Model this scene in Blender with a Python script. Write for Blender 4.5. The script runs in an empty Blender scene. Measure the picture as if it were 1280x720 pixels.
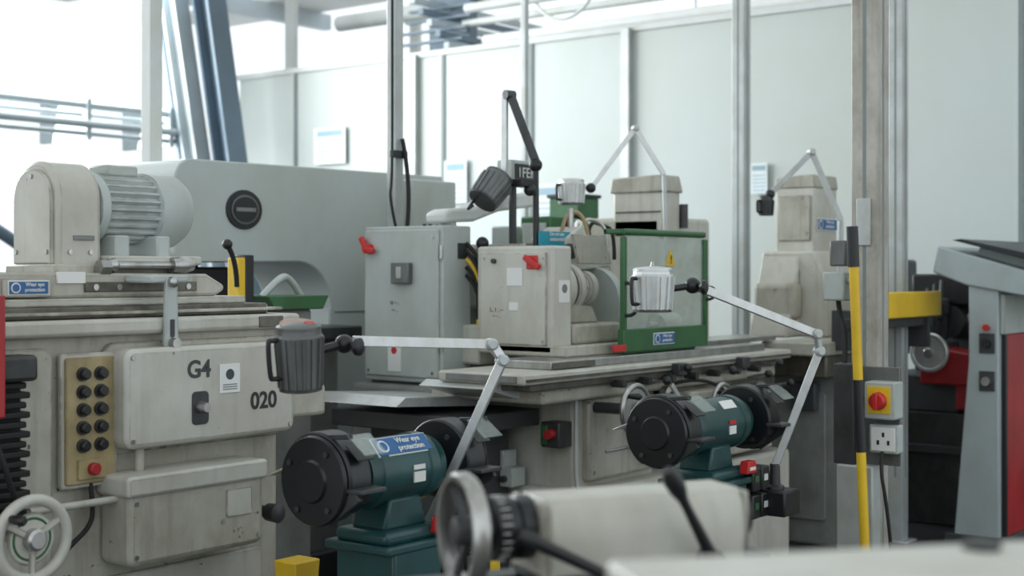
import bpy, bmesh, math, random
from math import sin, cos, pi, radians
from mathutils import Vector, Matrix
random.seed(4)
S = bpy.context.scene
try:
    S.view_settings.view_transform = 'Standard'
except Exception:
    pass

# ---------------------------------------------------------------- materials
def mat(name, col, rough=.5, metal=0., grime=.3, chips=0., scale=5., dark=None, bump=.0, spec=.5, edge=0., streak=0.):
    m = bpy.data.materials.new(name); m.use_nodes = True
    N = m.node_tree.nodes; L = m.node_tree.links
    b = N['Principled BSDF']
    b.inputs['Roughness'].default_value = rough
    b.inputs['Metallic'].default_value = metal
    b.inputs['Specular IOR Level'].default_value = spec
    tc = N.new('ShaderNodeTexCoord')
    mp = N.new('ShaderNodeMapping'); mp.inputs['Scale'].default_value = (1, 1, .7)
    L.new(tc.outputs['Object'], mp.inputs['Vector'])
    n1 = N.new('ShaderNodeTexNoise'); n1.inputs['Scale'].default_value = scale; n1.inputs['Detail'].default_value = 7; n1.inputs['Roughness'].default_value = .65
    L.new(mp.outputs[0], n1.inputs['Vector'])
    r1 = N.new('ShaderNodeValToRGB')
    r1.color_ramp.elements[0].position = .33; r1.color_ramp.elements[1].position = .62
    d = dark or tuple(c * (1 - grime) * k for c, k in zip(col, (1, .97, .90)))
    r1.color_ramp.elements[0].color = (*d, 1); r1.color_ramp.elements[1].color = (*col, 1)
    L.new(n1.outputs['Fac'], r1.inputs['Fac'])
    out = r1.outputs['Color']
    def mixdark(fac, out, c):
        mx = N.new('ShaderNodeMixRGB'); L.new(fac, mx.inputs['Fac']); L.new(out, mx.inputs['Color1'])
        mx.inputs['Color2'].default_value = (*c, 1); return mx.outputs['Color']
    if streak > 0:
        mp3 = N.new('ShaderNodeMapping'); mp3.inputs['Scale'].default_value = (26, 26, 2.4)
        L.new(tc.outputs['Object'], mp3.inputs['Vector'])
        n3 = N.new('ShaderNodeTexNoise'); n3.inputs['Scale'].default_value = 1.; n3.inputs['Detail'].default_value = 5
        L.new(mp3.outputs[0], n3.inputs['Vector'])
        r3 = N.new('ShaderNodeMapRange'); r3.inputs[1].default_value = .55; r3.inputs[2].default_value = .80; r3.inputs[3].default_value = 0; r3.inputs[4].default_value = streak
        L.new(n3.outputs['Fac'], r3.inputs[0]); out = mixdark(r3.outputs[0], out, (.15, .125, .09))
    if chips > 0:
        n2 = N.new('ShaderNodeTexNoise'); n2.inputs['Scale'].default_value = 28; n2.inputs['Detail'].default_value = 9; n2.inputs['Roughness'].default_value = .7
        L.new(tc.outputs['Object'], n2.inputs['Vector'])
        r2 = N.new('ShaderNodeValToRGB'); t = .74 - chips * .12
        r2.color_ramp.elements[0].position = t; r2.color_ramp.elements[1].position = t + .03
        L.new(n2.outputs['Fac'], r2.inputs['Fac'])
        out = mixdark(r2.outputs['Color'], out, (.09, .075, .06))
    if edge > 0:   # paint worn off along the edges
        bv = N.new('ShaderNodeBevel'); bv.samples = 4; bv.inputs['Radius'].default_value = .007
        ge = N.new('ShaderNodeNewGeometry'); dt = N.new('ShaderNodeVectorMath'); dt.operation = 'DOT_PRODUCT'
        L.new(bv.outputs[0], dt.inputs[0]); L.new(ge.outputs['Normal'], dt.inputs[1])
        mr_ = N.new('ShaderNodeMapRange'); mr_.inputs[1].default_value = .995; mr_.inputs[2].default_value = .93; mr_.inputs[3].default_value = 0; mr_.inputs[4].default_value = 1
        L.new(dt.outputs['Value'], mr_.inputs[0])
        n4 = N.new('ShaderNodeTexNoise'); n4.inputs['Scale'].default_value = 17; n4.inputs['Detail'].default_value = 6
        L.new(tc.outputs['Object'], n4.inputs['Vector'])
        r4 = N.new('ShaderNodeMapRange'); r4.inputs[1].default_value = .38; r4.inputs[2].default_value = .54; r4.inputs[3].default_value = 0; r4.inputs[4].default_value = edge
        L.new(n4.outputs['Fac'], r4.inputs[0])
        mu = N.new('ShaderNodeMath'); mu.operation = 'MULTIPLY'; L.new(mr_.outputs[0], mu.inputs[0]); L.new(r4.outputs[0], mu.inputs[1])
        out = mixdark(mu.outputs[0], out, (.06, .05, .042))
    L.new(out, b.inputs['Base Color'])
    if bump > 0:
        bp = N.new('ShaderNodeBump'); bp.inputs['Strength'].default_value = bump; bp.inputs['Distance'].default_value = .004
        L.new(n1.outputs['Fac'], bp.inputs['Height']); L.new(bp.outputs['Normal'], b.inputs['Normal'])
    return m

M = {}
M['cream'] = mat('machine_cream_paint', (.47, .455, .395), .45, 0, .36, .9, 5, bump=.25, edge=1, streak=.5)
M['cream2'] = mat('machine_cream_paint_clean', (.54, .535, .485), .42, 0, .24, .6, 4, bump=.1, edge=.95, streak=.25)
M['grey'] = mat('machine_grey_paint', (.45, .495, .48), .45, 0, .16, .3, 4, edge=.6, streak=.1)
M['cframe'] = mat('machine_pale_bluegrey_paint', (.44, .49, .48), .45, 0, .10, .1, 2, edge=.4)
M['grey2'] = mat('machine_mid_grey', (.23, .245, .235), .5, 0, .35, .5, 5, edge=.5, streak=.3)
M['dirty'] = mat('grimy_slideway', (.15, .138, .115), .4, .35, .6, .9, 12, bump=.4)
M['steel'] = mat('worn_steel', (.5, .5, .49), .3, .9, .35, 0, 15)
M['alu'] = mat('brushed_aluminium', (.66, .68, .69), .38, .7, .15, 0, 20)
M['galv'] = mat('galvanised_steel', (.50, .53, .53), .45, .3, .2, .1, 9)
M['rusty'] = mat('stained_galvanised_steel', (.46, .44, .40), .5, .2, .35, .6, 9, streak=.5)
M['dsteel'] = mat('dark_cast_metal', (.065, .068, .07), .42, .4, .4, 0, 12)
M['lampg'] = mat('lamp_grey_alloy', (.16, .17, .17), .42, .45, .3, .2, 12)
M['black'] = mat('black_plastic', (.012, .013, .015), .38, 0, .2)
M['blackm'] = mat('black_enamel', (.010, .012, .014), .33, 0, .3, .3, 10)
M['rubber'] = mat('black_rubber', (.012, .012, .013), .7, 0, .3)
M['green'] = mat('grinder_teal_paint', (.016, .07, .074), .32, 0, .35, .3, 8, edge=.4)
M['gguard'] = mat('guard_green_paint', (.035, .13, .045), .4, 0, .3, .2, 8)
M['red'] = mat('red_plastic', (.55, .02, .02), .4, 0, .2)
M['redp'] = mat('red_paint', (.42, .02, .025), .4, 0, .35, .3)
M['yellow'] = mat('yellow_paint', (.80, .52, .02), .45, 0, .2, .3)
M['panely'] = mat('aged_yellow_panel', (.40, .32, .17), .5, 0, .4, .7, 10, edge=.6)
M['blue'] = mat('sign_blue', (.02, .12, .32), .4, 0, .1)
M['cyan'] = mat('sign_cyan', (.02, .30, .42), .4, 0, .1)
M['white'] = mat('white_label', (.75, .76, .76), .5, 0, .06)
M['paper'] = mat('notice_paper', (.72, .79, .82), .6, 0, .06)
M['paperink'] = mat('notice_print', (.30, .44, .54), .6, 0, .1)
M['offw'] = mat('offwhite_trim', (.60, .63, .62), .5, 0, .1)
M['wall'] = mat('partition_panel_paint', (.50, .55, .54), .45, 0, .06, 0, .7)
M['seam'] = mat('panel_seam', (.20, .24, .25), .6, 0, .1)
M['bluesteel'] = mat('blue_structural_steel', (.12, .17, .22), .5, .1, .2, 0, 2)
M['palesteel'] = mat('pale_structural_steel', (.42, .48, .52), .5, .1, .2, 0, 2)
M['floor'] = mat('dark_floor_paint', (.06, .065, .068), .4, 0, .45, .1, 2.2)
M['roof'] = mat('roof_panel', (.6, .62, .62), .7, 0, .1, 0, 1)
M['console'] = mat('console_bluegrey', (.38, .44, .46), .45, 0, .12)
M['dgrey'] = mat('dark_grey_paint', (.05, .055, .06), .5, 0, .3, .2)
M['lcd'] = mat('dark_display', (.03, .03, .03), .2)
M['dial'] = mat('dial_face', (.42, .30, .25), .5, 0, .3, 0, 20)

gm = bpy.data.materials.new('clear_polycarbonate'); gm.use_nodes = True
N = gm.node_tree.nodes; L = gm.node_tree.links
for n in list(N):
    if n.type != 'OUTPUT_MATERIAL': N.remove(n)
o = [n for n in N if n.type == 'OUTPUT_MATERIAL'][0]
tr = N.new('ShaderNodeBsdfTransparent'); tr.inputs[0].default_value = (.90, .94, .92, 1)
gl = N.new('ShaderNodeBsdfGlossy'); gl.inputs['Roughness'].default_value = .12
df = N.new('ShaderNodeBsdfDiffuse'); df.inputs[0].default_value = (.6, .65, .62, 1)
m1 = N.new('ShaderNodeMixShader'); m1.inputs[0].default_value = .08
m2 = N.new('ShaderNodeMixShader'); nz = N.new('ShaderNodeTexNoise'); nz.inputs['Scale'].default_value = 9
mr = N.new('ShaderNodeMapRange'); mr.inputs[3].default_value = .02; mr.inputs[4].default_value = .35
L.new(nz.outputs['Fac'], mr.inputs[0]); L.new(mr.outputs[0], m2.inputs[0])
L.new(tr.outputs[0], m1.inputs[1]); L.new(gl.outputs[0], m1.inputs[2])
L.new(m1.outputs[0], m2.inputs[1]); L.new(df.outputs[0], m2.inputs[2]); L.new(m2.outputs[0], o.inputs[0])
M['glass'] = gm

# ---------------------------------------------------------------- builders
class G:
    """one real-world object: an Empty with parts as children. local=True: parts given in the empty's frame."""
    def __init__(s, name, loc=(0, 0, 0), rotz=0., local=False):
        e = bpy.data.objects.new(name, None); e.empty_display_size = .05
        S.collection.objects.link(e); e.location = loc; e.rotation_euler = (0, 0, rotz)
        s.e = e; s.inv = Matrix() if local else Matrix.Translation(-Vector(loc))
    def add(s, o):
        S.collection.objects.link(o); o.parent = s.e; o.matrix_parent_inverse = s.inv
        return o

def fin(g, name, bm, m, bevel=0., seg=2, smooth=True, ang=35):
    me = bpy.data.meshes.new(name)
    bmesh.ops.recalc_face_normals(bm, faces=bm.faces)
    bm.to_mesh(me); bm.free()
    o = bpy.data.objects.new(name, me); me.materials.append(M[m])
    if bevel > 0:
        b = o.modifiers.new('bevel', 'BEVEL'); b.width = bevel; b.segments = seg; b.limit_method = 'ANGLE'; b.angle_limit = radians(40)
    if smooth:
        for p in me.polygons: p.use_smooth = True
        bm2 = bmesh.new(); bm2.from_mesh(me)
        for e in bm2.edges:
            if len(e.link_faces) == 2 and e.calc_face_angle(0) > radians(ang): e.smooth = False
        bm2.to_mesh(me); bm2.free()
    g.add(o); return o

def box(g, name, x0, x1, y0, y1, z0, z1, m, bevel=.004, seg=2):
    bm = bmesh.new(); bmesh.ops.create_cube(bm, size=1)
    for v in bm.verts:
        v.co = Vector(((x0 + x1) / 2 + v.co.x * (x1 - x0), (y0 + y1) / 2 + v.co.y * (y1 - y0), (z0 + z1) / 2 + v.co.z * (z1 - z0)))
    return fin(g, name, bm, m, bevel, seg)

def frame(p0, p1, up=(0, 0, 1)):
    p0 = Vector(p0); d = (Vector(p1) - p0); ln = d.length; d.normalize()
    u = Vector(up)
    if abs(d.dot(u)) > .98: u = Vector((0, 1, 0))
    s = u.cross(d).normalized(); u2 = d.cross(s)
    return p0, d, s, u2, ln

def bar(g, name, p0, p1, w, h, m, bevel=.002, up=(0, 0, 1)):
    p0, d, s, u, ln = frame(p0, p1, up)
    bm = bmesh.new(); bmesh.ops.create_cube(bm, size=1)
    for v in bm.verts:
        v.co = p0 + d * ln * (v.co.x + .5) + s * v.co.y * w + u * v.co.z * h
    return fin(g, name, bm, m, bevel)

def rev(g, name, p0, axis, prof, m, seg=40, ang=35, smooth=True, teeth=0, tooth=0., ring=False):
    """revolve profile [(along, radius)] about axis from p0; ring=True closes the profile on itself"""
    p0, d, s, u, _ = frame(p0, Vector(p0) + Vector(axis))
    bm = bmesh.new(); rings = []
    for a, r in prof:
        rg = []
        for i in range(seg):
            t = 2 * pi * i / seg; rr = r
            if teeth and r > .001 and (i * teeth // seg) % 2: rr = max(.001, r - tooth)
            rg.append(bm.verts.new(p0 + d * a + (s * cos(t) + u * sin(t)) * max(rr, .0002)))
        rings.append(rg)
    pairs = list(zip(rings, rings[1:]))
    if ring: pairs.append((rings[-1], rings[0]))
    for a, b in pairs:
        for i in range(seg): bm.faces.new((a[i], a[(i + 1) % seg], b[(i + 1) % seg], b[i]))
    if not ring:
        bm.faces.new(rings[0]); bm.faces.new(rings[-1])
    return fin(g, name, bm, m, 0, 2, smooth, ang)

def cyl(g, name, p0, p1, r, m, r2=None, seg=28, ch=0.):
    p0 = Vector(p0); p1 = Vector(p1); ln = (p1 - p0).length; r2 = r if r2 is None else r2
    prof = [(0, r - ch), (ch, r), (ln - ch, r2), (ln, r2 - ch)] if ch else [(0, r), (ln, r2)]
    return rev(g, name, p0, p1 - p0, prof, m, seg)

def prism(g, name, pts, a0, a1, plane, m, bevel=.004, ang=30):
    """polygon extruded: plane 'XZ' -> along Y, 'YZ' -> along X, 'XY' -> along Z"""
    f = {'XZ': lambda p, a: (p[0], a, p[1]), 'YZ': lambda p, a: (a, p[0], p[1]), 'XY': lambda p, a: (p[0], p[1], a)}[plane]
    bm = bmesh.new()
    A = [bm.verts.new(f(p, a0)) for p in pts]; B = [bm.verts.new(f(p, a1)) for p in pts]
    n = len(pts)
    bm.faces.new(A); bm.faces.new(B)
    for i in range(n): bm.faces.new((A[i], A[(i + 1) % n], B[(i + 1) % n], B[i]))
    return fin(g, name, bm, m, bevel, 2, True, ang)

def arc(cx, cy, r, a0, a1, n=8, ry=None):
    ry = r if ry is None else ry
    return [(cx + r * cos(radians(a0 + (a1 - a0) * i / n)), cy + ry * sin(radians(a0 + (a1 - a0) * i / n))) for i in range(n + 1)]

def rrect(x0, x1, z0, z1, r):
    return arc(x1 - r, z1 - r, r, 0, 90, 5) + arc(x0 + r, z1 - r, r, 90, 180, 5) + arc(x0 + r, z0 + r, r, 180, 270, 5) + arc(x1 - r, z0 + r, r, 270, 360, 5)

def tube(g, name, pts, r, m, smooth=True):
    c = bpy.data.curves.new(name, 'CURVE'); c.dimensions = '3D'; c.bevel_depth = r; c.bevel_resolution = 4; c.use_fill_caps = True; c.resolution_u = 10
    if smooth:
        sp = c.splines.new('NURBS'); sp.points.add(len(pts) - 1); sp.order_u = 3; sp.use_endpoint_u = True
    else:
        sp = c.splines.new('POLY'); sp.points.add(len(pts) - 1)
    for q, p in zip(sp.points, pts): q.co = (*p, 1)
    c.materials.append(M[m]); o = bpy.data.objects.new(name, c); g.add(o); return o

def torus(g, name, c, axis, R, r, m, seg=48, ms=10):
    c, d, s, u, _ = frame(c, Vector(c) + Vector(axis))
    bm = bmesh.new(); R_ = []
    for i in range(seg):
        t = 2 * pi * i / seg; o = s * cos(t) + u * sin(t)
        R_.append([bm.verts.new(c + o * (R + r * cos(2 * pi * j / ms)) + d * r * sin(2 * pi * j / ms)) for j in range(ms)])
    for i in range(seg):
        a = R_[i]; b = R_[(i + 1) % seg]
        for j in range(ms): bm.faces.new((a[j], a[(j + 1) % ms], b[(j + 1) % ms], b[j]))
    return fin(g, name, bm, m, 0, 2, True, 60)

def ball(g, name, c, r, m, sc=(1, 1, 1)):
    bm = bmesh.new(); bmesh.ops.create_uvsphere(bm, u_segments=24, v_segments=14, radius=r)
    for v in bm.verts: v.co = Vector(c) + Vector((v.co.x * sc[0], v.co.y * sc[1], v.co.z * sc[2]))
    return fin(g, name, bm, m, 0, 2, True, 80)

def text(g, name, s, loc, size, m, face='-Y', align='CENTER', bold=.012):
    c = bpy.data.curves.new(name, 'FONT'); c.body = s; c.size = size; c.extrude = .0006; c.align_x = align; c.align_y = 'CENTER'; c.offset = size * bold
    c.materials.append(M[m]); o = bpy.data.objects.new(name, c); o.location = loc
    o.rotation_euler = (pi / 2, 0, 0) if face == '-Y' else (pi / 2, 0, -pi / 2)
    g.add(o); return o

def eye_sign(g, x0, x1, y, z0, z1, n=''):
    box(g, 'eye_sign_plate' + n, x0, x1, y - .003, y, z0, z1, 'white', .001)
    h = z1 - z0
    box(g, 'eye_sign_field' + n, x0 + h * .08, x1 - h * .08, y - .0045, y - .003, z0 + h * .08, z1 - h * .08, 'blue', .0)
    cyl(g, 'eye_sign_disc' + n, (x0 + h * .55, y - .0045, (z0 + z1) / 2), (x0 + h * .55, y - .0058, (z0 + z1) / 2), h * .36, 'white')
    cyl(g, 'eye_sign_head' + n, (x0 + h * .55, y - .0058, (z0 + z1) / 2), (x0 + h * .55, y - .0066, (z0 + z1) / 2), h * .27, 'blue')
    text(g, 'eye_sign_text' + n, 'Wear eye\nprotection', ((x0 + x1) / 2 + h * .45, y - .005, (z0 + z1) / 2 + h * .04), h * .36, 'white')

def handwheel(g, name, c, axis, R, m, hub='steel', spokes=3, handle=True, r=.009, disc=False):
    c = Vector(c); c_, d, s, u, _ = frame(c, c + Vector(axis))
    torus(g, name + '_rim', c, axis, R, r, m)
    rev(g, name + '_hub', c - d * .02, d, [(0, .018), (.005, .024), (.04, .024), (.045, .018)], hub, 24)
    if disc: rev(g, name + '_web', c - d * .006, d, [(0, R * .6), (.004, R), (.010, R), (.012, R * .55)], m, 40)
    for i in range(spokes):
        t = 2 * pi * i / spokes + .5; o = s * cos(t) + u * sin(t)
        bar(g, name + '_spoke_%d' % i, c + o * .015, c + o * R, .016, .009, m, .002, d)
    if handle:
        o = s * cos(2.4) + u * sin(2.4)
        rev(g, name + '_grip', c + o * R * .92, d, [(0, .006), (.012, .009), (.05, .012), (.06, .006)], 'black', 16)

def bolts(g, pts, face, r=.006, m='steel'):
    for i, p in enumerate(pts):
        p = Vector(p); d = Vector((0, -1, 0)) if face == '-Y' else Vector((-1, 0, 0))
        cyl(g, 'bolt_%d' % i, p, p + d * .004, r, m, seg=10)

# ---------------------------------------------------------------- room (partition wall is the plane X = 8.24)
XW = 8.24
g = G('floor'); box(g, 'floor_slab', -3, 14, -4, 16, -.1, 0, 'floor', 0)
g = G('wall_partition', (XW, 4, 0))
box(g, 'panels', XW, XW + .08, -2, 9.36, 0, 2.95, 'wall', 0)
seams = [8.66, 7.02, 6.17, 5.33, 4.45, 3.41, 2.62, 1.8, 1.0, 0]
for i, y in enumerate(seams):
    box(g, 'seam_%d' % i, XW - .012, XW, y - .012, y + .012, .05, 2.93, 'seam', 0)
    box(g, 'joint_cover_%d' % i, XW - .014, XW, y + .014, y + .04, .05, 2.93, 'wall', .002)
for i, y in enumerate((5.33, 7.31)):
    box(g, 'stud_%d' % i, XW - .05, XW, y - .035, y + .035, 0, 2.95, 'galv', .004)
box(g, 'top_rail', XW - .02, XW + .1, -2, 9.38, 2.925, 2.97, 'offw', .004)
g = G('baseboard_partition', (XW, 4, 0)); box(g, 'skirting', XW - .025, XW, -2, 9.36, 0, .12, 'dgrey', .003)

g = G('window_1', (7, 9.7, 0))
box(g, 'sill_wall', -1, 12.5, 9.9, 10.0, 0, .9, 'offw', 0)
for i, x in enumerate((-.2, 1.6, 3.4, 5.2, 9.4, 11.2)):
    box(g, 'mullion_%d' % i, x - .03, x + .03, 9.88, 10, .9, 4.6, 'offw', 0)
for i, z in enumerate((.92, 4.5)): box(g, 'transom_%d' % i, -1, 12.5, 9.9, 9.98, z - .03, z + .03, 'offw', 0)
g = G('pipe_rail', (6.8, 9.2, 2.5))
for i, (y, z, r) in enumerate(((9.3, 2.55, .028), (9.35, 2.48, .018), (9.25, 2.40, .03), (9.3, 2.33, .02))):
    cyl(g, 'pipe_%d' % i, (3.5, y, z), (7.5, y, z), r, 'palesteel')
for x in (5.3, 6.6, 7.4): box(g, 'bracket_%d' % int(x * 10), x, x + .04, 9.26, 9.9, 2.28, 2.6, 'palesteel')
cyl(g, 'sloping_brace', (5.2, 9.2, 1.9), (6.4, 9.2, 1.2), .05, 'bluesteel')
# raking steel columns
def ibeam(g, name, p0, p1, w, h, m):
    p0 = Vector(p0); p1 = Vector(p1); _, d, s, u, ln = frame(p0, p1, (0, 1, 0))
    bar(g, name + '_web', p0, p1, .02, h, m, 0, (0, 1, 0))
    for k in (-1, 1): bar(g, name + '_flange_%d' % (k + 1), p0 + u * k * h / 2, p1 + u * k * h / 2, w, .025, m, 0, (0, 1, 0))
g = G('raking_steel_column', (7.8, 8.7, 0))
ibeam(g, 'column', (7.87, 8.63, 0), (7.49, 9.11, 4.6), .20, .17, 'bluesteel')
g = G('raking_steel_column', (7.6, 8.9, 0))
ibeam(g, 'column', (7.74, 8.86, 0), (7.33, 9.37, 4.6), .15, .15, 'palesteel')
cyl(g, 'down_pipe', (7.70, 8.98, 0), (7.28, 9.50, 4.6), .04, 'bluesteel')
g = G('ceiling')
for i in range(7):
    x = -2.5 + i * 2.4; box(g, 'roof_panel_%d' % i, x, x + .9, -3, 15, 4.6, 4.66, 'roof', 0)
for i in range(6):
    y = -2 + i * 3; box(g, 'rafter_%d' % i, -2.6, 13, y, y + .14, 4.4, 4.6, 'palesteel', 0)
g = G('overhead_services', (9, 6, 3.2))
for i, (y0, y1, z, x, r, m) in enumerate(((6.9, 3.0, 3.07, 8.6, .045, 'white'), (7.2, 2, 3.25, 8.7, .03, 'offw'), (6.6, 3.2, 3.20, 8.0, .035, 'offw'), (9, 3.0, 3.5, 9.1, .07, 'offw'))):
    cyl(g, 'duct_%d' % i, (x, y0, z), (x, y1, z), r, m)
for i in range(5):
    box(g, 'cable_tray_%d' % i, 8.45, 10.2, 7.15 + i * .09, 7.20 + i * .09, 3.02 + .10 * i, 3.07 + .10 * i, 'bluesteel' if i % 2 else 'palesteel', 0)
    box(g, 'tray_bracket_%d' % i, 8.5 + i * .05, 8.54 + i * .05, 7.1, 7.8, 3.0 + .1 * i, 3.02 + .1 * i, 'bluesteel', 0)
box(g, 'stack_plate', 8.9, 9.0, 7.3, 7.75, 2.6, 3.6, 'bluesteel', .01)
for y in (3.5, 5, 6.5): cyl(g, 'hanger_%d' % int(y * 10), (8.6, y, 3.07), (8.6, y, 4.6), .008, 'galv')
tube(g, 'loop_cable', [(8.1, 6.2, 3.6), (8.0, 6.0, 3.1), (8.0, 5.6, 2.98), (8.0, 5.3, 3.4), (8, 5.2, 4.2)], .012, 'offw')

# posters
for nm, y, z, w, h in (('wall_notice', 8.23, 2.29, .36, .3), ('wall_notice', 6.88, 1.94, .22, .33), ('wall_notice', 5.99, 1.72, .26, .34), ('wall_notice', 4.3, 1.86, .12, .2)):
    g = G(nm, (XW, y, z)); box(g, 'sheet', XW - .032, XW - .026, y - w / 2, y + w / 2, z - h / 2, z + h / 2, 'paper', 0)
    box(g, 'heading', XW - .034, XW - .032, y - w * .4, y + w * .4, z + h * .26, z + h * .42, 'paperink', 0)
    for k in range(5): box(g, 'line_%d' % k, XW - .034, XW - .032, y - w * .38, y + w * .38, z - h * .4 + k * h * .12, z - h * .37 + k * h * .12, 'paperink', 0)

# posts
def post(x, y, w, z1=4.6, m='galv', slot=False):
    g = G('steel_service_post', (x, y, 0)); h = w / 2
    box(g, 'tube', x - h, x + h, y - h, y + h, 0, z1, m, .004)
    if slot:
        box(g, 'slot_x', x - h - .001, x - h + .002, y - h * .12, y + h * .12, .3, z1, 'seam', 0)
        box(g, 'slot_y', x - h * .12, x + h * .12, y - h - .001, y - h + .002, .3, z1, 'seam', 0)
    box(g, 'foot_plate', x - h - .03, x + h + .03, y - h - .03, y + h + .03, 0, .012, m)
    return g
post(3.81, 4.89, .065, m='offw')
pc = post(4.30, 3.93, .05)
post(6.38, 4.83, .035)
post(6.69, 3.61, .075, slot=True)
post(6.24, 2.55, .07, slot=True)
pm = post(4.55, 1.96, .095, m='rusty', slot=True)
tube(pc, 'cable_1', [(4.25, 3.90, 4), (4.24, 3.89, 2), (4.25, 3.90, 1.62), (4.21, 3.88, 1.55), (4.25, 3.87, 1.4)], .006, 'rubber')
tube(pc, 'cable_2', [(4.3, 3.89, 1.8), (4.33, 3.86, 1.6), (4.28, 3.85, 1.4)], .009, 'rubber')
box(pc, 'cable_clip', 4.24, 4.33, 3.885, 3.905, 1.72, 1.75, 'black', .002)

# ---------------------------------------------------------------- surface grinder (front row, "G4 020")
g = G('surface_grinder', (2.1, 3.2, 0))
box(g, 'base_casting', 1.25, 2.70, 2.90, 3.6, 0, 1.12, 'cream', .03, 4)
box(g, 'base_plinth', 1.2, 2.73, 2.86, 3.64, 0, .12, 'cream', .01)
prism(g, 'apron_rib', rrect(1.30, 1.96, .2, 1.07, .03), 2.885, 2.9, 'XZ', 'cream', .004)
box(g, 'top_lip', 1.2, 2.74, 2.86, 3.6, 1.095, 1.135, 'cream2', .01)
box(g, 'slideway', 1.2, 2.66, 2.91, 3.5, 1.135, 1.165, 'dirty', .004)
box(g, 'slideway_lip', 1.2, 2.70, 2.89, 3.3, 1.145, 1.153, 'cream', .002)
box(g, 'table', 1.2, 2.60, 2.93, 3.3, 1.165, 1.185, 'cream2', .004)
prism(g, 'table_body', [(1.2, 1.185), (2.52, 1.185), (2.55, 1.20), (2.55, 1.215), (2.49, 1.245), (1.2, 1.255)], 2.96, 3.25, 'XZ', 'cream', .008)
box(g, 'table_slot', 2.10, 2.45, 2.954, 2.962, 1.20, 1.225, 'dirty', .002)
bolts(g, [(2.13, 2.955, 1.212), (2.2, 2.955, 1.212), (2.36, 2.955, 1.212), (2.42, 2.955, 1.212)], '-Y', .008)
box(g, 'white_strip', 2.02, 2.10, 2.953, 2.961, 1.222, 1.25, 'white', .001)
box(g, 'sign_bracket', 1.86, 1.995, 2.94, 2.96, 1.19, 1.235, 'cream2', .002)
eye_sign(g, 1.875, 1.985, 2.94, 1.195, 1.23)
box(g, 'end_block', 2.56, 2.70, 2.95, 3.2, 1.135, 1.16, 'cream', .004)
box(g, 'end_label', 2.585, 2.67, 2.855, 2.862, 1.10, 1.13, 'dirty', .002)
box(g, 'rear_column', 2.15, 2.75, 3.6, 3.9, 0, 1.2, 'cream', .02)
# wheel belt cover (arched)
pts = [(3.005, 1.25)] + arc(3.1, 1.435, .095, 180, 0, 14)[:] + [(3.195, 1.25)]
prism(g, 'belt_cover', pts, 2.055, 2.185, 'YZ', 'cream2', .012)
prism(g, 'belt_cover_plate', [(3.02, 1.27)] + arc(3.1, 1.43, .08, 180, 0, 14) + [(3.18, 1.27)], 2.045, 2.056, 'YZ', 'cream2', .003)
box(g, 'belt_cover_skirt', 2.04, 2.20, 2.99, 3.21, 1.235, 1.27, 'cream', .006)
bolts(g, [(2.09, 3.004, 1.30), (2.15, 3.004, 1.30)], '-Y', .006)
bolts(g, [(2.044, 3.035, 1.30), (2.044, 3.165, 1.30), (2.044, 3.1, 1.49)], '-X', .006)
box(g, 'maker_plate', 2.10, 2.16, 3.0, 3.006, 1.33, 1.342, 'grey2', .001)
# motor with axial cooling fins
rev(g, 'motor_shell', (2.19, 3.1, 1.415), (1, 0, 0), [(0, .05), (.005, .094), (.2, .094), (.2, .05)], 'grey', 104, 20, True, 52, .013)
rev(g, 'motor_front_bell', (2.185, 3.1, 1.415), (1, 0, 0), [(0, .06), (.004, .094), (.03, .096), (.034, .09)], 'grey', 48)
rev(g, 'motor_fan_cowl', (2.375, 3.1, 1.415), (1, 0, 0), [(0, .09), (.003, .1), (.09, .1), (.115, .085), (.12, .06), (.12, .01)], 'grey', 48)
for k in range(5): torus(g, 'cowl_grille_%d' % k, (2.497, 3.1, 1.415), (1, 0, 0), .015 + k * .013, .0025, 'dgrey', 32, 6)
box(g, 'motor_terminal_box', 2.24, 2.34, 3.06, 3.14, 1.50, 1.53, 'grey', .006)
for x in (2.22, 2.35): box(g, 'motor_foot_%d' % int(x * 100), x, x + .045, 2.995, 3.2, 1.285, 1.345, 'grey', .006)
box(g, 'motor_bed', 2.19, 2.49, 2.98, 3.2, 1.268, 1.292, 'cream2', .006)
box(g, 'motor_slide', 2.21, 2.45, 2.99, 3.19, 1.235, 1.268, 'dirty', .004)
rev(g, 'tension_screw', (2.18, 2.975, 1.268), (1, 0, 0), [(0, .014), (.02, .018), (.03, .01), (.2, .01), (.2, .02), (.24, .024), (.27, .015)], 'steel', 20)
rev(g, 'tension_nut', (2.15, 2.97, 1.262), (1, 0, 0), [(0, .02), (.03, .02)], 'steel', 6)
# reversing lever with slotted plate
prism(g, 'lever_plate', [(2.262, 1.235)] + arc(2.28, 1.07, .022, 180, 360, 10) + [(2.298, 1.235)], 2.845, 2.858, 'XZ', 'grey', .004)
prism(g, 'lever_slot', [(2.274, 1.13)] + arc(2.28, 1.09, .006, 180, 360, 6) + [(2.286, 1.13)], 2.842, 2.846, 'XZ', 'dgrey', 0)
box(g, 'lever_arm', 2.22, 2.34, 2.85, 2.96, 1.222, 1.242, 'grey', .005)
rev(g, 'lever_arm_pin', (2.28, 2.855, 1.225), (0, -1, 0), [(0, .014), (.02, .014), (.024, .008)], 'steel', 16)
cyl(g, 'lever_pivot', (2.28, 2.86, 1.07), (2.28, 2.825, 1.07), .013, 'steel')
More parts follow.
